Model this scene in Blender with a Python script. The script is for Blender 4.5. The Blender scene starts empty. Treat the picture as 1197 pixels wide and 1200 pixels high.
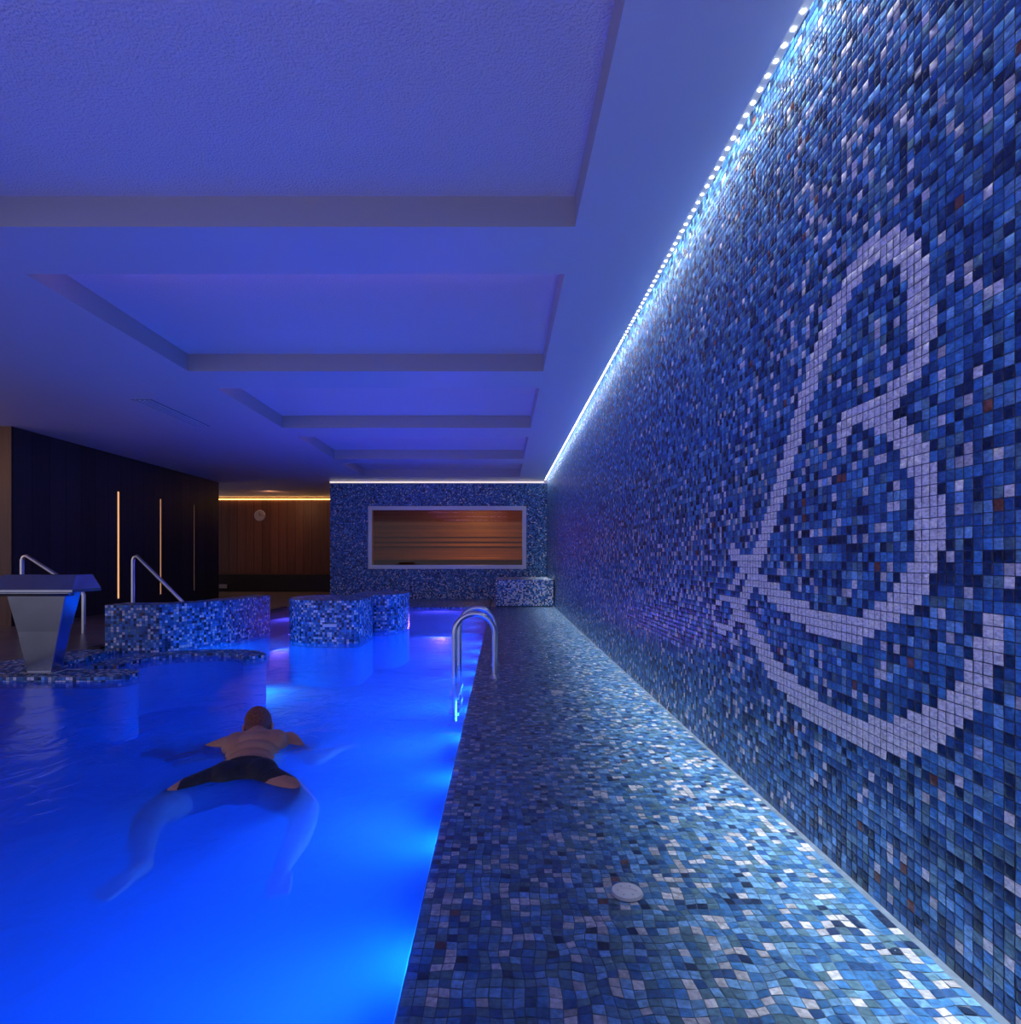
import bpy, bmesh, math, random
import numpy as np
from mathutils import Vector, Matrix
random.seed(4); rng=np.random.default_rng(7)
S=bpy.context.scene
F=700.0; VX,VY=588.0,655.0; EH=0.865
P=0.0245
WX=0.95; CZ=2.505; FY=12.5

# ---------------------------------------------------------------- materials
def newmat(name):
    m=bpy.data.materials.new(name); m.use_nodes=True
    nt=m.node_tree; b=nt.nodes['Principled BSDF']; return m,nt,b
def simple(name,col,rough=.5,metal=0,noise=0,nscale=20,bump=0,bscale=60,emit=None,es=0,spec=None):
    m,nt,b=newmat(name)
    b.inputs['Base Color'].default_value=(*col,1); b.inputs['Roughness'].default_value=rough
    b.inputs['Metallic'].default_value=metal
    if spec is not None: b.inputs['Specular IOR Level'].default_value=spec
    tc=nt.nodes.new('ShaderNodeTexCoord')
    if noise:
        n=nt.nodes.new('ShaderNodeTexNoise'); n.inputs['Scale'].default_value=nscale; n.inputs['Detail'].default_value=4
        nt.links.new(tc.outputs['Object'],n.inputs['Vector'])
        r=nt.nodes.new('ShaderNodeValToRGB')
        r.color_ramp.elements[0].color=(*[c*(1-noise) for c in col],1); r.color_ramp.elements[0].position=.3
        r.color_ramp.elements[1].color=(*[min(1,c*(1+noise)) for c in col],1); r.color_ramp.elements[1].position=.7
        nt.links.new(n.outputs['Fac'],r.inputs['Fac']); nt.links.new(r.outputs['Color'],b.inputs['Base Color'])
    if bump:
        n=nt.nodes.new('ShaderNodeTexNoise'); n.inputs['Scale'].default_value=bscale; n.inputs['Detail'].default_value=3
        nt.links.new(tc.outputs['Object'],n.inputs['Vector'])
        bp=nt.nodes.new('ShaderNodeBump'); bp.inputs['Strength'].default_value=bump; bp.inputs['Distance'].default_value=.01
        nt.links.new(n.outputs['Fac'],bp.inputs['Height']); nt.links.new(bp.outputs['Normal'],b.inputs['Normal'])
    if emit:
        b.inputs['Emission Color'].default_value=(*emit,1); b.inputs['Emission Strength'].default_value=es
    return m
def woodmat(name,c1,c2,axis,period,rough=.45):
    m,nt,b=newmat(name)
    tc=nt.nodes.new('ShaderNodeTexCoord'); sp=nt.nodes.new('ShaderNodeSeparateXYZ')
    nt.links.new(tc.outputs['Object'],sp.inputs[0])
    d=nt.nodes.new('ShaderNodeMath'); d.operation='DIVIDE'; d.inputs[1].default_value=period
    nt.links.new(sp.outputs[axis],d.inputs[0])
    fl=nt.nodes.new('ShaderNodeMath'); fl.operation='FLOOR'; nt.links.new(d.outputs[0],fl.inputs[0])
    fr=nt.nodes.new('ShaderNodeMath'); fr.operation='FRACT'; nt.links.new(d.outputs[0],fr.inputs[0])
    wn=nt.nodes.new('ShaderNodeTexWhiteNoise'); wn.noise_dimensions='1D'; nt.links.new(fl.outputs[0],wn.inputs['W'])
    mp=nt.nodes.new('ShaderNodeMapping'); sc=[25,25,25]; sc[2 if axis!=2 else 0]=1.5
    mp.inputs['Scale'].default_value=sc; nt.links.new(tc.outputs['Object'],mp.inputs[0])
    n=nt.nodes.new('ShaderNodeTexNoise'); n.inputs['Scale'].default_value=1; n.inputs['Detail'].default_value=5
    nt.links.new(mp.outputs[0],n.inputs['Vector'])
    ad=nt.nodes.new('ShaderNodeMath'); ad.operation='MULTIPLY_ADD'; ad.inputs[1].default_value=.5
    nt.links.new(wn.outputs['Value'],ad.inputs[0]); nt.links.new(n.outputs['Fac'],ad.inputs[2])
    r=nt.nodes.new('ShaderNodeValToRGB'); r.color_ramp.elements[0].color=(*c1,1); r.color_ramp.elements[0].position=.35
    r.color_ramp.elements[1].color=(*c2,1); r.color_ramp.elements[1].position=1
    nt.links.new(ad.outputs[0],r.inputs['Fac'])
    g=nt.nodes.new('ShaderNodeMath'); g.operation='GREATER_THAN'; g.inputs[1].default_value=.05; nt.links.new(fr.outputs[0],g.inputs[0])
    mx=nt.nodes.new('ShaderNodeMix'); mx.data_type='RGBA'; mx.inputs[6].default_value=(*[c*.2 for c in c1],1)
    nt.links.new(g.outputs[0],mx.inputs[0]); nt.links.new(r.outputs[0],mx.inputs[7])
    nt.links.new(mx.outputs[2],b.inputs['Base Color']); b.inputs['Roughness'].default_value=rough
    return m

def tilemat(name,rough=.18,bumps=.5):
    m,nt,b=newmat(name)
    at=nt.nodes.new('ShaderNodeAttribute'); at.attribute_name='tile_col'
    tc=nt.nodes.new('ShaderNodeTexCoord')
    n=nt.nodes.new('ShaderNodeTexNoise'); n.inputs['Scale'].default_value=90; n.inputs['Detail'].default_value=3
    mp=nt.nodes.new('ShaderNodeMapping'); mp.inputs['Scale'].default_value=(1,1,2.2); nt.links.new(tc.outputs['Object'],mp.inputs[0])
    nt.links.new(mp.outputs[0],n.inputs['Vector'])
    mr=nt.nodes.new('ShaderNodeMapRange'); mr.inputs['From Min'].default_value=.3; mr.inputs['From Max'].default_value=.7
    mr.inputs['To Min'].default_value=.65; mr.inputs['To Max'].default_value=1.3; nt.links.new(n.outputs['Fac'],mr.inputs['Value'])
    vm=nt.nodes.new('ShaderNodeVectorMath'); vm.operation='SCALE'
    nt.links.new(at.outputs['Color'],vm.inputs[0]); nt.links.new(mr.outputs[0],vm.inputs['Scale'])
    nt.links.new(vm.outputs[0],b.inputs['Base Color'])
    uv=nt.nodes.new('ShaderNodeUVMap'); uv.uv_map='tile_uv'
    sp=nt.nodes.new('ShaderNodeSeparateXYZ'); nt.links.new(uv.outputs[0],sp.inputs[0])
    hs=[]
    for i in (0,1):
        s=nt.nodes.new('ShaderNodeMath'); s.operation='SUBTRACT'; s.inputs[1].default_value=.5; nt.links.new(sp.outputs[i],s.inputs[0])
        a=nt.nodes.new('ShaderNodeMath'); a.operation='ABSOLUTE'; nt.links.new(s.outputs[0],a.inputs[0])
        p=nt.nodes.new('ShaderNodeMath'); p.operation='POWER'; p.inputs[1].default_value=4; nt.links.new(a.outputs[0],p.inputs[0]); hs.append(p)
    ad=nt.nodes.new('ShaderNodeMath'); ad.operation='ADD'; nt.links.new(hs[0].outputs[0],ad.inputs[0]); nt.links.new(hs[1].outputs[0],ad.inputs[1])
    ml=nt.nodes.new('ShaderNodeMath'); ml.operation='MULTIPLY'; ml.inputs[1].default_value=-12; nt.links.new(ad.outputs[0],ml.inputs[0])
    bp=nt.nodes.new('ShaderNodeBump'); bp.inputs['Strength'].default_value=bumps; bp.inputs['Distance'].default_value=.003
    nt.links.new(ml.outputs[0],bp.inputs['Height']); nt.links.new(bp.outputs['Normal'],b.inputs['Normal'])
    b.inputs['Roughness'].default_value=rough; b.inputs['Specular IOR Level'].default_value=.6
    return m
M_tile=tilemat('glass_mosaic',.25)
M_tile_wet=tilemat('wet_mosaic',.4,.2)
M_grout=simple('grout',(.05,.075,.13),.8,noise=.2)
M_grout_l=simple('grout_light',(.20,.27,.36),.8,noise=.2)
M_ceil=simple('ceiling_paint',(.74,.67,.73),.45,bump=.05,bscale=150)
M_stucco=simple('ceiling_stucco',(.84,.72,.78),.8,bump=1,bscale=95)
M_steel=simple('brushed_steel',(.68,.68,.7),.28,1)
M_frame=simple('window_frame_steel',(.6,.62,.66),.4,.5)
M_pool=simple('pool_plaster',(.03,.38,.90),.7,noise=.14,nscale=1.6)
M_dark=woodmat('dark_wood_panels',(.014,.014,.022),(.034,.032,.042),1,.30)
M_brown=woodmat('brown_wood_panels',(.10,.038,.020),(.19,.072,.036),0,.22)
M_brownf=woodmat('brown_end_panel',(.08,.036,.025),(.15,.068,.04),0,.5)
M_deck=simple('stone_deck',(.16,.13,.11),.35,noise=.3,nscale=3)
M_black=simple('black_gutter',(.01,.01,.012),.4)
M_sauna=woodmat('sauna_wood',(.22,.095,.025),(.36,.17,.05),2,.09)

# ---------------------------------------------------------------- mesh helpers
def link(o,parent=None):
    S.collection.objects.link(o)
    if parent: o.parent=parent
    return o
def empty(name,loc=(0,0,0)):
    e=bpy.data.objects.new(name,None); e.location=loc; e.empty_display_size=.1; link(e); return e
def mesh(name,verts,faces,mats,parent=None,midx=None,smooth=False):
    me=bpy.data.meshes.new(name); me.from_pydata(verts,[],faces)
    for m in (mats if isinstance(mats,(list,tuple)) else [mats]): me.materials.append(m)
    if midx: me.polygons.foreach_set('material_index',midx)
    if smooth: me.polygons.foreach_set('use_smooth',[True]*len(me.polygons))
    me.update(); o=bpy.data.objects.new(name,me); return link(o,parent)
def box(name,x0,x1,y0,y1,z0,z1,mat,parent=None,bev=0):
    v=[(x,y,z) for z in (z0,z1) for y in (y0,y1) for x in (x0,x1)]
    f=[(0,2,3,1),(4,5,7,6),(0,1,5,4),(2,6,7,3),(0,4,6,2),(1,3,7,5)]
    o=mesh(name,v,f,mat,parent)
    if bev:
        b=o.modifiers.new('b','BEVEL'); b.width=bev; b.segments=2
    return o
def quad(name,a,b,c,d,mat,parent=None): return mesh(name,[a,b,c,d],[(0,1,2,3)],mat,parent)

PAL=np.array([(.014,.036,.105),(.036,.125,.34),(.065,.24,.54),(.19,.43,.72),(.13,.27,.36),(.20,.075,.055),(.88,.88,.92)])
def pick(n,w,white=None):
    w=np.array(w,float); w/=w.sum()
    idx=rng.choice(len(PAL),size=n,p=w)
    c=PAL[idx]*rng.uniform(.7,1.35,(n,1))
    if white is not None:
        k=rng.random(n)<white
        c[k]=PAL[6]*rng.uniform(.6,1.06,(k.sum(),1))
    return np.clip(c,0,.95)
W_WALL=[.17,.31,.30,.13,.08,.010,0]
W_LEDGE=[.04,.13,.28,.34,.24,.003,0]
def mosaic(name,C,U,V,col,back_v,back_f,mat,grout,parent=None,tilt=.03,size=None,lift=.0015,jit=None,back_m=None):
    n=len(C); N=np.cross(U,V)
    h=(P*.46) if size is None else size
    ta=rng.normal(0,tilt,(n,1)); tb=rng.normal(0,tilt,(n,1))
    q=[]
    for su,sv in ((-1,-1),(1,-1),(1,1),(-1,1)):
        q.append(C+U*h*su+V*h*sv+N*(lift+h*(ta*su+tb*sv)*.5))
    Q=np.stack(q,1).reshape(-1,3)
    if jit is not None: Q=jit(Q)
    me=bpy.data.meshes.new(name)
    verts=np.concatenate([Q,np.array(back_v,float).reshape(-1,3)])
    me.vertices.add(len(verts)); me.vertices.foreach_set('co',verts.ravel())
    loops=list(range(4*n)); starts=list(range(0,4*n,4)); tot=[4]*n
    pos=4*n; bl=[]
    for f in back_f:
        bl+= [4*n+i for i in f]; starts.append(pos); tot.append(len(f)); pos+=len(f)
    me.loops.add(pos); me.loops.foreach_set('vertex_index',loops+bl)
    me.polygons.add(len(starts)); me.polygons.foreach_set('loop_start',starts); me.polygons.foreach_set('loop_total',tot)
    me.materials.append(mat); me.materials.append(grout); me.materials.append(M_pool)
    me.polygons.foreach_set('material_index',[0]*n+(back_m or [1]*len(back_f)))
    me.update(calc_edges=True)
    uvl=me.uv_layers.new(name='tile_uv')
    uv=np.zeros((pos,2)); uv[:4*n]=np.tile([(0,0),(1,0),(1,1),(0,1)],(n,1)); uvl.data.foreach_set('uv',uv.ravel())
    at=me.attributes.new('tile_col','FLOAT_COLOR','POINT')
    ca=np.ones((len(verts),4)); ca[:4*n,:3]=np.repeat(col,4,0); at.data.foreach_set('color',ca.ravel())
    me.validate()
    o=bpy.data.objects.new(name,me); return link(o,parent)
def const(v,n): return np.tile(np.array(v,float),(n,1))
def inpoly(px,py,poly):
    ins=np.zeros(len(px),bool); j=len(poly)-1
    for i in range(len(poly)):
        xi,yi=poly[i]; xj,yj=poly[j]
        c=((yi>py)!=(yj>py))&(px<(xj-xi)*(py-yi)/(yj-yi+1e-12)+xi); ins^=c; j=i
    return ins
def smoothpath(pts,n=8,closed=False):
    out=[]; L=len(pts)
    rngi=range(L if closed else L-1)
    for i in rngi:
        g=lambda k: np.array(pts[k%L] if closed else pts[max(0,min(L-1,k))],float)
        p0,p1,p2,p3=g(i-1),g(i),g(i+1),g(i+2)
        for t in np.arange(n)/n:
            out.append(.5*((2*p1)+(-p0+p2)*t+(2*p0-5*p1+4*p2-p3)*t*t+(-p0+3*p1-3*p2+p3)*t**3))
    if not closed: out.append(np.array(pts[-1],float))
    return out
WL=-.035  # tiling stops here; plaster below the water line
def extruded_mosaic(name,poly,z0,z1,white=.12,w=W_WALL,parent=None,mat=M_tile):
    poly=[tuple(map(float,p)) for p in poly]
    A=sum(poly[i][0]*poly[(i+1)%len(poly)][1]-poly[(i+1)%len(poly)][0]*poly[i][1] for i in range(len(poly)))
    if A<0: poly=poly[::-1]
    C=[];U=[];V=[]
    zm=max(z0,WL)
    zs=np.arange(z1-P/2,zm+P*.45,-P)
    pp=np.array(poly+[poly[0]]); seg=np.linalg.norm(np.diff(pp,axis=0),axis=1); cum=np.concatenate([[0],np.cumsum(seg)])
    n=max(4,int(round(cum[-1]/P))); 
    for s in (np.arange(n)+.5)*cum[-1]/n:
        k=min(len(seg)-1,np.searchsorted(cum,s)-1); t=(s-cum[k])/seg[k]; p=pp[k]*(1-t)+pp[k+1]*t; dr=(pp[k+1]-pp[k])/seg[k]
        for z in zs:
            C.append((p[0],p[1],z)); U.append((dr[0],dr[1],0)); V.append((0,0,1))
    xs=np.arange(pp[:,0].min()+P/2,pp[:,0].max(),P); ys=np.arange(pp[:,1].min()+P/2,pp[:,1].max(),P)
    gx,gy=np.meshgrid(xs,ys); gx=gx.ravel(); gy=gy.ravel(); k=inpoly(gx,gy,poly)
    for x,y in zip(gx[k],gy[k]): C.append((x,y,z1)); U.append((1,0,0)); V.append((0,1,0))
    C=np.array(C);U=np.array(U,float);V=np.array(V,float)
    L=len(poly); bv=[(x,y,zm) for x,y in poly]+[(x,y,z1) for x,y in poly]
    bf=[(i,(i+1)%L,L+(i+1)%L,L+i) for i in range(L)]+[tuple(range(L,2*L))]; bm_=[1]*(L+1)
    if z0<WL:
        bv+=[(x,y,z0) for x,y in poly]; bf+=[(2*L+i,2*L+(i+1)%L,(i+1)%L,i) for i in range(L)]; bm_+=[2]*L
    return mosaic(name,C,U,V,pick(len(C),w,white),bv,bf,mat,M_grout,parent,back_m=bm_)

# ---------------------------------------------------------------- right wall with the script letter
WT=2.595
ys=np.arange(-1.2,FY-P,P)+P/2; zs=np.arange(0,WT,P)+P/2
gy,gz=np.meshgrid(ys,zs); gy=gy.ravel(); gz=gz.ravel()
def w2(px): # measured photo point -> wall metres
    out=[]
    for x,y,r in px:
        d=WX*F/(x-VX); out.append((d,EH+(VY-y)*d/F,r+.005))
    return out
stem=[(1070,315,.026),(1058,294,.030),(1038,288,.030),(1012,308,.034),(982,362,.036),(956,430,.037),(938,490,.038),(918,560,.038),(897,628,.036),(878,685,.032),(863,722,.022),(850,738,.014),(840,733,.011),(836,716,.010),(846,703,.012),(862,706,.020),(880,735,.036),(905,780,.040),(945,822,.040),(1000,855,.038),(1055,864,.038),(1105,845,.036),(1140,805,.032),(1160,765,.026),(1165,738,.020)]
bowl=[(1058,294,.030),(1073,318,.033),(1080,365,.034),(1080,410,.031),(1060,445,.028),(1035,475,.024),(1008,488,.022),(990,500,.022),(990,522,.018)]
bowl2=[(1018,492,.018),(1042,497,.024),(1065,520,.032),(1084,560,.037),(1090,605,.038),(1085,655,.037),(1065,695,.033),(1035,722,.030),(1000,738,.030),(965,732,.033),(930,712,.033),(895,685,.030),(875,662,.026),(858,645,.024)]
curl=[(857,690,.012),(870,672,.020),(885,655,.026)]
dist=np.full(len(gy),9.)
for st in (stem,bowl,bowl2,curl):
    for p in smoothpath(w2(st),10):
        dist=np.minimum(dist,np.hypot(gy-p[0],gz-p[1])-p[2])
inB=dist<0.0
white=.020+.09*np.exp(-np.maximum(dist,0)/.25)+.05*(gy>2.2)*(gz<1.1)
white=white+.12*np.exp(-((gy-1.75+.35*(gz-1.6))/.28)**2)*(gz>1.4)
white+=.07*np.exp(-((gz-.75)/.5)**2)*np.clip((gy-1.5)/1.,0,1)
colr=pick(len(gy),W_WALL,white)
near=(dist>0)&(dist<.028); colr[near]=pick(near.sum(),[.3,.4,.25,.05,.05,0,0],.0)
colr[inB]=np.array([.95,.94,.95])*rng.uniform(.96,1.0,(inB.sum(),1))
C=np.stack([np.full(len(gy),WX),gy,gz],1)
mosaic('wall_right',C,const((0,-1,0),len(C)),const((0,0,1),len(C)),np.clip(colr,0,.95),
  [(WX,-1.2,-.02),(WX,FY,-.02),(WX,FY,WT),(WX,-1.2,WT)],[(3,2,1,0)],M_tile,M_grout,tilt=.05)

# ---------------------------------------------------------------- far wall with window opening
wx0,wx1,wz0,wz1=-2.79,.52,.655,1.97; FX0=-3.59; FT=2.44
xs=np.arange(FX0,WX-P,P)+P/2; zs=np.arange(0,FT,P)+P/2
gx,gz2=np.meshgrid(xs,zs); gx=gx.ravel(); gz2=gz2.ravel()
k=~((gx>wx0)&(gx<wx1)&(gz2>wz0)&(gz2<wz1)); gx=gx[k];gz2=gz2[k]
C=np.stack([gx,np.full(len(gx),FY),gz2],1)
bv=[];bf=[]
for a,b_,c,d in ((FX0,wx0,0,FT),(wx1,WX,0,FT),(wx0,wx1,0,wz0),(wx0,wx1,wz1,FT)):
    i=len(bv); bv+=[(a,FY,c),(b_,FY,c),(b_,FY,d),(a,FY,d)]; bf.append((i,i+1,i+2,i+3))
i=len(bv); bv+=[(FX0,FY,0),(FX0,16,0),(FX0,16,CZ),(FX0,FY,CZ)]; bf.append((i,i+1,i+2,i+3))
mosaic('wall_far',C,const((1,0,0),len(C)),const((0,0,1),len(C)),pick(len(C),W_WALL,.05+.35*np.exp(-gz2/.25)),bv,bf,M_tile,M_grout,tilt=.05)
win=empty('window_1',((wx0+wx1)/2,FY,wz0)); ox,oy,oz=win.location
def wb(n,x0,x1,y0,y1,z0,z1,m): return box(n,x0-ox,x1-ox,y0-oy,y1-oy,z0-oz,z1-oz,m,win,.004)
t=.085
wb('frame_top',wx0,wx1,FY-.03,FY+.12,wz1-t,wz1,M_frame); wb('frame_bottom',wx0,wx1,FY-.03,FY+.12,wz0,wz0+t,M_frame)
wb('frame_left',wx0,wx0+t,FY-.03,FY+.12,wz0+t,wz1-t,M_frame); wb('frame_right',wx1-t,wx1,FY-.03,FY+.12,wz0+t,wz1-t,M_frame)
mg,nt,b=newmat('window_glass'); nt.nodes.remove(b)
tr=nt.nodes.new('ShaderNodeBsdfTransparent'); tr.inputs[0].default_value=(.78,.70,.58,1)
gl=nt.nodes.new('ShaderNodeBsdfGlossy'); gl.inputs['Roughness'].default_value=.02
fr=nt.nodes.new('ShaderNodeFresnel'); mx=nt.nodes.new('ShaderNodeMixShader'); fr.inputs[0].default_value=1.5
nt.links.new(fr.outputs[0],mx.inputs[0]); nt.links.new(tr.outputs[0],mx.inputs[1]); nt.links.new(gl.outputs[0],mx.inputs[2])
nt.links.new(mx.outputs[0],nt.nodes['Material Output'].inputs[0])
o=quad('glass_pane',(wx0+t-ox,.05,t),(wx1-t-ox,.05,t),(wx1-t-ox,.05,wz1-t-oz),(wx0+t-ox,.05,wz1-t-oz),mg,win)
sx0,sx1,sy0,sy1=-3.3,.9,FY+.14,15.2
sa=empty('sauna_cabin',((sx0+sx1)/2,14,0)); 
def sb(n,x0,x1,y0,y1,z0,z1,m,bev=0):
    e=sa.location; return box(n,x0-e[0],x1-e[0],y0-e[1],y1-e[1],z0-e[2],z1-e[2],m,sa,bev)
sb('back_wall',sx0,sx1,sy1,sy1+.05,0,2.3,M_sauna); sb('left_wall',sx0-.05,sx0,sy0,sy1,0,2.3,M_sauna); sb('right_wall',sx1,sx1+.05,sy0,sy1,0,2.3,M_sauna)
sb('roof',sx0,sx1,sy0,sy1,2.3,2.35,M_sauna); sb('base',sx0,sx1,sy0,sy1,-.05,0,M_sauna)
sb('bench_lower',sx0+.01,sx1-.01,13.9,14.5,.42,.47,M_sauna,.01); sb('bench_upper',sx0+.01,sx1-.01,14.45,sy1-.01,.84,.90,M_sauna,.01)
for q in range(3): sb(f'back_rest_{q+1}',sx0+.01,sx1-.01,sy1-.07,sy1-.02,1.18+.12*q,1.26+.12*q,M_sauna,.01)

# ---------------------------------------------------------------- ledge and far deck
def jit(Q):
    x,y=Q[:,0].copy(),Q[:,1].copy()
    a=.0034*np.clip((x+.2)/.15,0,1)*np.clip((.95-x)/.15,0,1)
    Q[:,0]+=a*(np.sin(x*31+2.3*np.sin(y*9)+y*14)+.7*np.sin(y*47+x*23))
    Q[:,1]+=a*(np.sin(y*37+2.0*np.sin(x*17)-x*19)+.7*np.sin(x*53-y*29))*1.3
    return Q
LX=-.2; PZ=-.42
xs=np.arange(LX,WX-P,P)+P/2+.002; ys=np.arange(-1.2,FY-P,P)+P/2
gx,gy2=np.meshgrid(xs,ys); gx=gx.ravel(); gy2=gy2.ravel(); n=len(gx)
C=np.stack([gx,gy2,np.zeros(n)],1)
U=const((1,0,0),n);V=const((0,1,0),n)
xs2=np.arange(PZ,-P,P)+P/2; ys=np.arange(-1.2,10.3,P)+P/2
g1,g2=np.meshgrid(ys,xs2); g1=g1.ravel(); g2=g2.ravel(); m_=len(g1)
C=np.concatenate([C,np.stack([np.full(m_,LX),g1,g2],1)]); U=np.concatenate([U,const((0,-1,0),m_)]); V=np.concatenate([V,const((0,0,1),m_)])
wh=.15+.0*gx
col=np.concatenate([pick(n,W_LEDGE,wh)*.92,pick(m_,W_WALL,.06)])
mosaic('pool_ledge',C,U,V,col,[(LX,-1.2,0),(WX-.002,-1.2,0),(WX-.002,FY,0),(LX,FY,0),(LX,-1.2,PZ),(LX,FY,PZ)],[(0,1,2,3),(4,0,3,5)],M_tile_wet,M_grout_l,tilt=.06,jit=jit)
extruded_mosaic('floor_far',[(-3.69,10.3),(LX-.002,10.3),(LX-.002,FY-.005),(-3.69,FY-.005)],PZ,.03,white=.06)
extruded_mosaic('mosaic_bench',[(-.1,10.7),(WX-.03,10.7),(WX-.03,FY-.03),(-.1,FY-.03)],.006,.49,white=.4)

# ---------------------------------------------------------------- pool basin
PX0=-3.7; PY0=-1.2; PY1=10.3
bv=[(PX0,PY0,PZ),(LX-.004,PY0,PZ),(LX-.004,PY1,PZ),(PX0,PY1,PZ),(PX0,PY0,.0),(LX-.004,PY0,.0),(LX-.004,PY1,-.01),(PX0,PY1,-.01)]
mesh('pool_basin',bv,[(0,1,2,3),(3,2,6,7),(0,3,7,4),(1,0,4,5)],M_pool)
def watermat(name,transl,tint,rough=.16,ior=1.33,bs=.55,sc=7):
    mw,nt,b=newmat(name); nt.nodes.remove(b)
    tr=nt.nodes.new('ShaderNodeBsdfTransparent'); tr.inputs[0].default_value=tint
    gl=nt.nodes.new('ShaderNodeBsdfGlossy'); gl.inputs['Roughness'].default_value=rough
    tl=nt.nodes.new('ShaderNodeBsdfTranslucent'); tl.inputs[0].default_value=(.15,.44,1,1)
    fr=nt.nodes.new('ShaderNodeFresnel'); fr.inputs[0].default_value=ior; mx=nt.nodes.new('ShaderNodeMixShader'); m0=nt.nodes.new('ShaderNodeMixShader')
    tc=nt.nodes.new('ShaderNodeTexCoord'); mp=nt.nodes.new('ShaderNodeMapping'); nt.links.new(tc.outputs['Object'],mp.inputs[0]); mp.inputs['Scale'].default_value=(1,.8,1)
    n1=nt.nodes.new('ShaderNodeTexNoise'); n1.inputs['Scale'].default_value=sc; n1.inputs['Detail'].default_value=3; n1.inputs['Distortion'].default_value=1.2
    nt.links.new(mp.outputs[0],n1.inputs['Vector'])
    bp=nt.nodes.new('ShaderNodeBump'); bp.inputs['Strength'].default_value=bs; bp.inputs['Distance'].default_value=.03
    nt.links.new(n1.outputs['Fac'],bp.inputs['Height'])
    for q in (gl,fr): nt.links.new(bp.outputs[0],q.inputs['Normal'])
    m0.inputs[0].default_value=transl; nt.links.new(tr.outputs[0],m0.inputs[1]); nt.links.new(tl.outputs[0],m0.inputs[2])
    nt.links.new(fr.outputs[0],mx.inputs[0]); nt.links.new(m0.outputs[0],mx.inputs[1]); nt.links.new(gl.outputs[0],mx.inputs[2])
    nt.links.new(mx.outputs[0],nt.nodes['Material Output'].inputs[0]); return mw
mw=watermat('pool_water_surface',.44,(.64,.88,1,1),.2,1.33,.34,5); mf=watermat('water_film',.0,(.98,.99,1,1),.09,1.36,.55,13)
mesh('pool_water',[(PX0,PY0,.012),(LX,PY0,.012),(LX,10.7,.012),(PX0,10.7,.012),(WX-.003,PY0,.012),(WX-.003,10.7,.012)],[(0,1,2,3),(1,4,5,2)],[mw,mf],midx=[0,1])

# ---------------------------------------------------------------- left deck / floors
mesh('floor',[(-10,-1.2,.03),(PX0,-1.2,.03),(PX0,16,.03),(-10,16,.03),(PX0,-1.2,PZ),(PX0,16,PZ),(FX0,16,.03),(FX0,FY,.03),(PX0,FY,.03)],[(0,1,2,3),(1,4,5,2),(8,7,6,2)],M_deck)
box('gutter_trim',-3.82,-3.7,5.5,10.3,.03,.05,M_black)
extruded_mosaic('pool_curb',[(-4.3,4.15)]+smoothpath([(-2.80,4.15),(-2.67,4.2),(-2.63,4.3),(-2.68,4.4),(-2.8,4.44)],4)+[(-3.45,4.46),(-3.5,5.4),(-3.8,5.4),(-4.0,4.7),(-4.3,4.6)],PZ,.045,white=.25)
arc_o=smoothpath([(-3.2,4.62),(-3.14,5.1),(-2.88,5.38),(-2.5,5.46),(-2.2,5.38),(-2.03,5.15)],6)
arc_i=smoothpath([(-2.98,4.62),(-2.95,5.0),(-2.76,5.18),(-2.5,5.25),(-2.3,5.19),(-2.17,5.02)],6)
extruded_mosaic('curved_pool_rim',arc_i+arc_o[::-1],PZ,.04,white=.15)
o1=smoothpath([(-3.15,5.47),(-2.93,5.75),(-2.76,6.2),(-2.68,6.9)],6)
i1=smoothpath([(-3.25,5.75),(-3.12,5.92),(-2.98,6.3),(-2.9,6.95)],6)
extruded_mosaic('mosaic_partition',[(-3.6,5.42)]+[tuple(p) for p in o1]+[tuple(p) for p in i1[::-1]]+[(-3.6,5.75)],PZ,.445,white=.16)
extruded_mosaic('mosaic_partition',smoothpath([(-2.3,6.5),(-2.12,6.15),(-1.8,6.03),(-1.5,6.05),(-1.44,6.25),(-1.5,6.9),(-1.9,6.98),(-2.2,6.9)],5,True),PZ,.445,white=.16)
extruded_mosaic('mosaic_partition',smoothpath([(-1.75,7.1),(-1.55,6.98),(-1.3,7.0),(-1.19,7.25),(-1.2,7.7),(-1.5,7.9),(-1.75,7.7)],5,True),PZ,.445,white=.16)
M_white=simple('white_plastic',(.75,.77,.8),.35)
box('jet_button_plate',-1.80,-1.66,6.00,6.035,.18,.21,M_white,bev=.004)

# ---------------------------------------------------------------- ceiling
xb=[-10,-2.74,.363,.89]; co=[(-1.13,.65),(1.17,2.95),(3.44,5.22),(5.74,7.47),(8.03,9.8),(10.3,11.9)]
v=[];f=[];mi=[]
def addq(a,b_,c,d,m): 
    i=len(v); v.extend([a,b_,c,d]); f.append((i,i+1,i+2,i+3)); mi.append(m)
yb=[-1.2]+[y for c in co for y in c]+[16]
H2=CZ+.15
for i in range(len(yb)-1):
    y0,y1=yb[i],yb[i+1]; cof=(i%2==1)
    for j in range(3):
        x0,x1=xb[j],xb[j+1]
        if cof and j==1:
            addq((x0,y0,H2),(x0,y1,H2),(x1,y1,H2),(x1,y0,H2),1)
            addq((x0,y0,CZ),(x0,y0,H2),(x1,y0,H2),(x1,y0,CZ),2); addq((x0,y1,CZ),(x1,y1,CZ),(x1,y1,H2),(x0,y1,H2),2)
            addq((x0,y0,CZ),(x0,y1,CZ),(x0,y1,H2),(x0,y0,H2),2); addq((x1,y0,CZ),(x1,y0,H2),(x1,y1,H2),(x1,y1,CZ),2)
        else: addq((x0,y0,CZ),(x0,y1,CZ),(x1,y1,CZ),(x1,y0,CZ),0)
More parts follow.
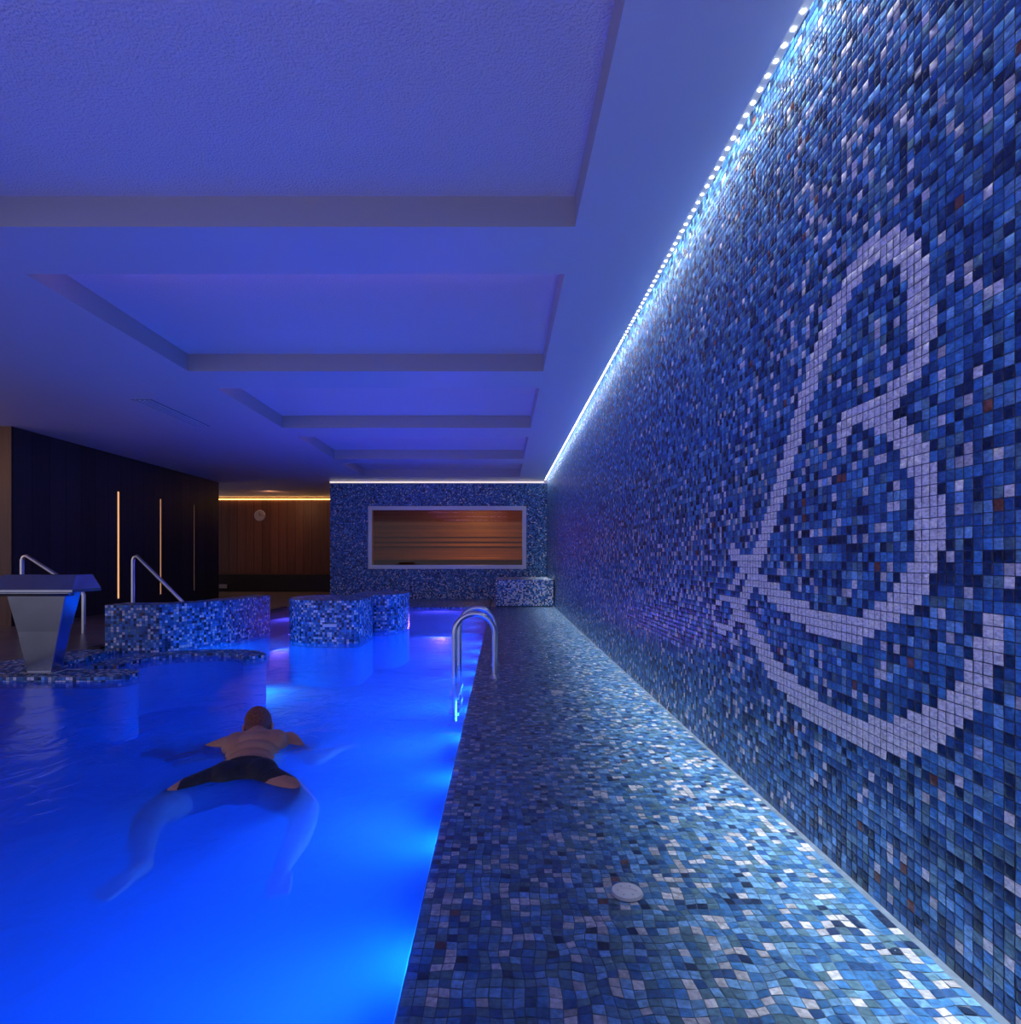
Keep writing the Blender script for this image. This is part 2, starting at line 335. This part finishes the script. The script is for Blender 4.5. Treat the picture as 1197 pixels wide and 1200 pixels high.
addq((.89,-1.2,CZ),(.89,FY,CZ),(.89,FY,WT),(.89,-1.2,WT),0); addq((.89,-1.2,WT),(.89,FY,WT),(WX+.02,FY,WT),(WX+.02,-1.2,WT),0)
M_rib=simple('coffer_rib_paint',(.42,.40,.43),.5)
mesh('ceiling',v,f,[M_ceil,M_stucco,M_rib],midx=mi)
M_ledbase=simple('led_channel',(.5,.52,.55),.4,emit=(.9,.95,1),es=.15)
M_led=simple('led_diode',(1,1,1),.4,emit=(.97,.98,1),es=34)
led=empty('led_strip_right',(.905,5.6,CZ)); 
box('channel',-.014,.014,-6.8,6.88,.002,.085,M_ledbase,led)
v=[];f=[]
y=-6.75
while y<6.85:
    i=len(v); s=.0065
    for a in range(8): v.append((s*math.cos(a*math.pi/4),y+1.2*s*math.sin(a*math.pi/4),.0))
    f.append(tuple(range(i+7,i-1,-1))); y+=.06
mesh('diodes',v,f,M_led,led)
M_cove=simple('cove_led_cool',(1,1,1),.4,emit=(.95,.85,.6),es=1.4)
M_covew=simple('cove_led_warm',(1,1,1),.4,emit=(1,.50,.12),es=6)
tf=box('trim_far',FX0,WX-.01,FY-.02,FY+.14,FT,CZ,M_ceil)
box('led_strip_far',FX0,.88,FY-.032,FY-.02,2.46,2.475,M_cove,tf)
wr=box('wall_recess',-10,FX0,15.9,16,.03,CZ,M_brown)
box('led_strip_recess',-7.6,FX0-.02,15.87,15.9,2.44,2.46,M_covew,wr)

# ---------------------------------------------------------------- left walls
lw=empty('wall_left',(-6.06,7.4,0))
slots=[(9.45,.055),(10.62,.05),(11.78,.035)]
yy=7.4; 
def lwb(n,x0,x1,y0,y1,z0,z1,m,bev=0): return box(n,x0+6.06,x1+6.06,y0-7.4,y1-7.4,z0,z1,m,lw,bev)
zs0,zs1=.24,1.93
for i,(c,w) in enumerate(slots):
    lwb(f'panel_{i+1}',-6.3,-6.06,yy,c-w/2,.03,CZ,M_dark); lwb(f'panel_below_{i+1}',-6.3,-6.06,c-w/2,c+w/2,.03,zs0,M_dark); lwb(f'panel_above_{i+1}',-6.3,-6.06,c-w/2,c+w/2,zs1,CZ,M_dark); yy=c+w/2
    lwb(f'slot_light_{i+1}',-6.09,-6.07,c-w/2,c+w/2,zs0,zs1,simple(f'slot_glow_{i}',(1,.6,.3),.5,emit=(1,.48,.18),es=(1.0,.45,.10)[i]))
lwb('panel_4',-6.3,-6.06,yy,12.8,.03,CZ,M_dark)
lwb('end_panel',-10,-6.06,7.38,7.4,.03,CZ,M_brownf)
box('wall_recess_side',-10,-6.3,12.75,12.8,.03,CZ,M_dark)
box('wooden_bench',-7.6,FX0-.05,15.2,15.88,.03,.47,simple('bench_dark',(.02,.014,.012),.5,noise=.2),bev=.01)
clk=empty('wall_clock',(-6.43,15.88,2.02))
def disc(name,r,y,m,parent,thick=.02,seg=32):
    bm=bmesh.new(); bmesh.ops.create_cone(bm,cap_ends=True,segments=seg,radius1=r,radius2=r*.94,depth=thick)
    bmesh.ops.rotate(bm,verts=bm.verts,matrix=Matrix.Rotation(math.pi/2,3,'X')); bmesh.ops.translate(bm,verts=bm.verts,vec=(0,y,0))
    me=bpy.data.meshes.new(name); bm.to_mesh(me); bm.free(); me.materials.append(m); o=bpy.data.objects.new(name,me); return link(o,parent)
M_clk=simple('clock_face',(.42,.36,.34),.5); disc('rim',.15,0,M_frame,clk,.03); disc('face',.13,-.02,M_clk,clk,.01)
box('hour_hand',-.008,.008,-.03,-.027,0,.07,M_black,clk); box('minute_hand',0,.1,-.03,-.027,-.006,.006,M_black,clk)
box('wall_socket',-7.25,-6.98,15.17,15.2,.12,.22,M_clk,bev=.005)
vent=empty('ceiling_vent',(-3.7,6.75,CZ)); 
for k_ in range(4): box(f'slat_{k_+1}',-.09+.05*k_,-.07+.05*k_,-.6,.6,-.012,0,M_ceil,vent)
box('vent_slot',-.11,.1,-.62,.62,-.003,.0,simple('vent_grey',(.25,.25,.28),.5),vent)
for (x_,y_) in ((-3.75,10.8),(-3.45,11.6)):
    d=empty('ceiling_downlight',(x_,y_,CZ-.003)); 
    bm=bmesh.new(); bmesh.ops.create_cone(bm,cap_ends=True,segments=20,radius1=.05,radius2=.06,depth=.01); me=bpy.data.meshes.new('ring'); bm.to_mesh(me); bm.free(); me.materials.append(M_white); link(bpy.data.objects.new('ring',me),d)

# ---------------------------------------------------------------- tubes
def tube(name,pts,r,mat,parent=None,res=6):
    cu=bpy.data.curves.new(name,'CURVE'); cu.dimensions='3D'; cu.bevel_depth=r; cu.bevel_resolution=res; cu.use_fill_caps=True
    s=cu.splines.new('POLY'); s.points.add(len(pts)-1)
    for i,p in enumerate(pts): s.points[i].co=(*p,1)
    cu.materials.append(mat); o=bpy.data.objects.new(name,cu); link(o,parent)
    dg=bpy.context.evaluated_depsgraph_get(); me=bpy.data.meshes.new_from_object(o.evaluated_get(dg)); bpy.data.objects.remove(o)
    me.polygons.foreach_set('use_smooth',[True]*len(me.polygons)); return link(bpy.data.objects.new(name,me),parent)
lad=empty('pool_ladder',(-.2,4.5,0))
for i,dy in enumerate((-.2,.3)):
    x0,x1=-.14,.15; top=.47; r=.145
    pts=[(x0,dy,-.3),(x0,dy,top-r)]+[( (x0+x1)/2-r*math.cos(a),dy,top-r+r*math.sin(a)) for a in np.linspace(0,math.pi,17)[1:-1]]+[(x1,dy,top-r),(x1,dy,0.01)]
    tube(f'rail_{i+1}',pts,.019,M_steel,lad)
    bm=bmesh.new(); bmesh.ops.create_cone(bm,cap_ends=True,segments=24,radius1=.042,radius2=.028,depth=.025); bmesh.ops.translate(bm,verts=bm.verts,vec=(x1,dy,.02))
    me=bpy.data.meshes.new('flange'); bm.to_mesh(me); bm.free(); me.materials.append(M_steel); link(bpy.data.objects.new(f'flange_{i+1}',me),lad)
for k_ in range(2): box(f'tread_{k_+1}',-.18,-.11,-.2,.3,-.15-.12*k_,-.12-.12*k_,M_steel,lad,.005)
for X0,Y0,L,drop in ((-5.38,6.7,.62,.40),(-4.63,7.5,.62,.62)):
    hr=empty('handrail',(X0,Y0,.03))
    top=.87
    tube('rail',[(0,0,0),(0,0,top-.05),(.015,0,top-.015),(.05,0,top)]+[(.05+L*t_,0,top-drop*t_) for t_ in (.5,1)]+[(.07+L,0,top-drop-.04),(.07+L,0,0)],.022,M_steel,hr)

# ---------------------------------------------------------------- waterfall spout
wf=empty('waterfall_spout',(-3.3,4.31,.047)); 
def prism(name,sec,mat,parent):
    v=[];f=[]
    for z,x0,x1,y0,y1 in sec: v+=[(x0,y0,z),(x1,y0,z),(x1,y1,z),(x0,y1,z)]
    for i in range(len(sec)-1):
        for k in range(4): a=4*i+k; b_=4*i+(k+1)%4; f.append((a,b_,b_+4,a+4))
    f.append((3,2,1,0)); n=4*(len(sec)-1); f.append((n,n+1,n+2,n+3))
    o=mesh(name,v,f,mat,parent); bb=o.modifiers.new('b','BEVEL'); bb.width=.006; bb.segments=2; return o
M_steel2=simple('satin_steel',(.36,.38,.46),.20,1,noise=.08,nscale=5)
prism('tapered_leg',[(0,-.085,.085,-.05,.05),(.30,-.15,.15,-.06,.06),(.60,-.22,.22,-.08,.08)],M_steel2,wf)
prism('hood',[(.585,-.32,.33,-.18,.12),(.605,-.32,.33,-.18,.12),(.70,-.25,.27,-.06,.12),(.705,-.25,.27,-.05,.12)],M_steel2,wf)
prism('spout_lip',[(.56,-.31,.32,-.19,-.14),(.585,-.31,.32,-.20,-.14)],M_steel2,wf)
prism('foot_plate',[(0,-.12,.12,-.08,.08),(.012,-.12,.12,-.08,.08)],M_steel2,wf)

for (x_,y_,r_) in ((.323,1.54,.042),(.36,3.85,.04)):
    d=empty('ledge_drain',(x_,y_,.008))
    bm=bmesh.new(); bmesh.ops.create_cone(bm,cap_ends=True,segments=32,radius1=r_,radius2=r_*.9,depth=.006)
    me=bpy.data.meshes.new('cover'); bm.to_mesh(me); bm.free(); me.materials.append(M_white); link(bpy.data.objects.new('cover',me),d)
    for k_ in range(6):
        a=k_*math.pi/3; bm=bmesh.new(); bmesh.ops.create_cone(bm,cap_ends=True,segments=10,radius1=.0025,radius2=.0025,depth=.001); bmesh.ops.translate(bm,verts=bm.verts,vec=(r_*.55*math.cos(a),r_*.55*math.sin(a),.0032))
        me=bpy.data.meshes.new('hole'); bm.to_mesh(me); bm.free(); me.materials.append(M_frame); link(bpy.data.objects.new('hole',me),d)

# ---------------------------------------------------------------- swimmer
bm=bmesh.new()
def ell(c,r,rot=None):
    M=Matrix.Translation(c)@(rot.to_4x4() if rot else Matrix.Identity(4))@Matrix.Diagonal((*r,1))
    bmesh.ops.create_uvsphere(bm,u_segments=20,v_segments=14,radius=1,matrix=M)
def cap(a,b_,ra,rb,n=None):
    a=Vector(a);b_=Vector(b_); L=(b_-a).length; n=n or max(3,int(L/ (min(ra,rb)*.35)))
    for i in range(n+1):
        t_=i/n; r=ra*(1-t_)+rb*t_; bmesh.ops.create_icosphere(bm,subdivisions=2,radius=r,matrix=Matrix.Translation(a.lerp(b_,t_)))
def limb(pts):
    for (a,ra),(b_,rb) in zip(pts[:-1],pts[1:]): cap(a,b_,ra,rb)
hipC=Vector((-1.03,2.38,-.035)); shC=Vector((-1.15,2.83,.0)); hd=Vector((-1.245,3.07,.035))
ax=(shC-hipC).normalized(); side=Vector((0,0,1)).cross(ax).normalized()*-1
rot=Matrix((side,ax,side.cross(ax))).transposed()
def at(s,t_,z=0): return hipC.lerp(shC,s)+side*t_+Vector((0,0,z))
for s,rx,rz in ((-.12,.15,.085),(0,.165,.10),(.15,.150,.10),(.35,.132,.092),(.55,.14,.10),(.75,.162,.108),(.9,.168,.10),(1.0,.155,.08)):
    ell(at(s,0),(rx,.09,rz),rot)
for sg in (-1,1):
    ell(at(-.08,sg*.075,.035),(.085,.11,.075),rot)
    ell(at(.80,sg*.095,.035),(.075,.11,.065),rot)
    ell(at(1.0,sg*.160,0),(.055,.06,.055),rot)
limb([(at(1.02,0,.01),.062),(hd-ax*.07-Vector((0,0,.005)),.056)])
look=Vector((-.1,.75,-.65)).normalized(); hside=side; hup=hside.cross(look).normalized()
hrot=Matrix((hside,look,hup)).transposed()
def hp(x,y,z): return hd+hside*x+look*y+hup*z
ell(hp(0,-.015,.02),(.076,.096,.09),hrot); ell(hp(0,.035,-.05),(.056,.062,.072),hrot); ell(hp(0,.062,-.09),(.028,.026,.024),hrot)
cap(hp(0,.088,.005),hp(0,.112,-.032),.009,.014); ell(hp(0,.09,-.062),(.026,.012,.008),hrot)
for sg in (-1,1):
    ell(hp(sg*.03,.078,.012),(.014,.012,.010),hrot); ell(hp(sg*.078,-.005,-.015),(.010,.018,.032),hrot)
HL=[((-1.115,2.36,-.04),.100),((-1.21,2.22,-.045),.088),((-1.285,2.08,-.06),.060),((-1.27,1.99,-.07),.062),((-1.22,1.88,-.08),.055),((-1.13,1.72,-.11),.035)]
HR=[((-.945,2.36,-.04),.100),((-.79,2.24,-.045),.088),((-.65,2.11,-.06),.060),((-.63,2.02,-.07),.062),((-.61,1.90,-.08),.055),((-.61,1.74,-.11),.035)]
for leg,sx in ((HL,-1),(HR,1)):
    limb(leg); an=Vector(leg[-1][0]); fd=Vector((sx*.22,-.93,-.12)).normalized(); fs=Vector((-fd.y,fd.x,0)).normalized()
    ell(an-fd*.015,(.033,.033,.035)); limb([(an,.033),(an+fd*.06,.031),(an+fd*.13,.022)])
    for q in range(-2,3):
        s0=an+fd*.08+fs*q*.012; e0=an+fd*.135+fs*q*.017
        limb([(s0,.018),(e0,.012),(e0+fd*(.042-.004*abs(q+ (1 if sx>0 else -1))),.009)])
def hand(wr,dirv,palmn,thumb_side):
    f_=Vector(dirv).normalized(); n_=Vector(palmn).normalized(); s_=f_.cross(n_).normalized()*thumb_side
    for q in (-.026,-.009,.009,.026): limb([(wr+s_*q*.6,.018),(wr+f_*.085+s_*q,.0125)])
    for q,L in ((.030,.070),(.010,.082),(-.010,.076),(-.029,.058)):
        b0=wr+f_*.085+s_*q; b1=b0+f_*L*.5+s_*q*.25-Vector((0,0,.006)); b2=b1+f_*L*.5-Vector((0,0,.018))+s_*q*.1
        limb([(b0,.0105),(b1,.0092),(b2,.0075)])
    t0=wr+f_*.025+s_*.025; limb([(t0,.015),(t0+f_*.035+s_*.028,.0115),(t0+f_*.066+s_*.036-Vector((0,0,.01)),.0088)])
AL=[(at(1.0,-.170,0),.054),((-1.42,2.78,-.03),.042),((-1.51,2.69,-.04),.038),((-1.54,2.72,-.045),.039),((-1.70,2.84,-.055),.025)]
AR=[(at(1.0,.170,0),.054),((-.88,2.76,-.03),.042),((-.79,2.70,-.04),.038),((-.77,2.74,-.045),.039),((-.72,2.94,-.055),.025)]
limb([(Vector(p),r) for p,r in AL]); limb([(Vector(p),r) for p,r in AR])
hand(Vector((-1.70,2.84,-.055)),(-.75,.45,-.1),(0,0,1),1)
hand(Vector((-.72,2.94,-.055)),(.30,.85,-.1),(0,0,1),-1)
me=bpy.data.meshes.new('swimmer'); bm.to_mesh(me); bm.free()
sw=bpy.data.objects.new('swimmer',me); link(sw)
rm=sw.modifiers.new('r','REMESH'); rm.mode='VOXEL'; rm.voxel_size=.0048; rm.use_smooth_shade=True
sm=sw.modifiers.new('s','SMOOTH'); sm.factor=.5; sm.iterations=4
dg=bpy.context.evaluated_depsgraph_get(); me2=bpy.data.meshes.new_from_object(sw.evaluated_get(dg)); sw.modifiers.clear(); sw.data=me2
M_skin=simple('skin',(.42,.19,.11),.5,noise=.12,nscale=12); M_hair=simple('red_brown_hair',(.20,.05,.025),.6,noise=.5,nscale=120,bump=.6,bscale=200); M_short=simple('black_swim_shorts',(.006,.006,.010),.6,noise=.3,nscale=30)
me2.materials.clear()
for m in (M_skin,M_hair,M_short): me2.materials.append(m)
mi=[]
for p in me2.polygons:
    c=p.center; r_=c-hd; s_=(c-hipC).dot(ax); lat=(c-hipC).dot(side); k=0
    if r_.length<.15:
        fy=r_.dot(look); fz=r_.dot(hup); fx=abs(r_.dot(hside))
        if fy< .045+.35*(fz-.02) and fz>-.075 and not(fx>.076 and abs(fz+.015)<.035): k=1
        if fz>.055: k=1
    elif -.19<s_<.06 and abs(lat)<.25: k=2
    mi.append(k)
me2.polygons.foreach_set('material_index',mi); me2.polygons.foreach_set('use_smooth',[True]*len(mi))
me2.transform(Matrix.Translation((-1.18,2.89,0))@Matrix.Scale(.84,4)@Matrix.Translation((1.2,-2.95,0))); me2.update()

# ---------------------------------------------------------------- lights
def area(name,loc,dirv,size,power,col,size_y=None,shape='DISK',spread=None):
    l=bpy.data.lights.new(name,'AREA'); l.energy=power; l.color=col; l.size=size; l.shape=shape
    if size_y: l.shape='RECTANGLE'; l.size_y=size_y
    if spread: l.spread=spread
    o=bpy.data.objects.new(name,l); o.location=loc; o.rotation_euler=Vector(dirv).to_track_quat('-Z','Y').to_euler(); link(o); return o
y_=-.5
while y_<9.2:
    area('underwater_light',(LX-.03,y_,-.27),(-1,0,-.02),.20,6.8,(.03,.20,1)); y_+=.8
area('underwater_light',(-2.4,5.75,-.12),(.1,-.5,-1),.14,8,(.1,.70,1))
area('underwater_light',(-1.0,9.9,-.25),(0,-1,-.1),.2,24,(.40,.12,1))
area('underwater_light',(-3.2,8.5,-.25),(1,-.2,0),.2,18,(.40,.12,1))
o=area('added_led_wash',(.935,5.65,2.585),(0,0,-1),.02,56,(.93,.97,1),size_y=13.4,spread=math.radians(36)); o.rotation_euler=(0,0,0)  # extra lamp added out of sight behind the channel, boosts the LED wash
for i,(a,b_) in enumerate(co):
    area('added_coffer_fill',(-1.19,a+.03,CZ+.05),(0,.4,1),2.9,2.2,(.66,.32,1),size_y=.03)  # unseen fill strips added in the recesses to lift and tint the room
area('warm_wall_lamp',(-8.2,5.2,2.3),(.3,.6,-1),.25,11,(1,.42,.18))
area('sauna_lamp',(-.6,13.6,2.2),(0,.3,-1),.3,26,(1,.44,.11))
area('recess_lamp',(-5.6,14.3,2.45),(0,.8,-1),.25,7,(1,.45,.2))
w=bpy.data.worlds.new('World'); S.world=w; w.use_nodes=True
w.node_tree.nodes['Background'].inputs[0].default_value=(.74,.72,1,1); w.node_tree.nodes['Background'].inputs[1].default_value=.74

cam=bpy.data.cameras.new('camera'); co_=bpy.data.objects.new('camera',cam); link(co_)
co_.location=(0,0,EH); co_.rotation_euler=(math.pi/2,0,0)
cam.sensor_fit='HORIZONTAL'; cam.sensor_width=36; cam.lens=F/1197*36; cam.shift_x=10.5/1197; cam.shift_y=55/1197; cam.clip_start=.02
S.camera=co_
S.view_settings.view_transform='Standard'; S.view_settings.look='None'; S.view_settings.exposure=0
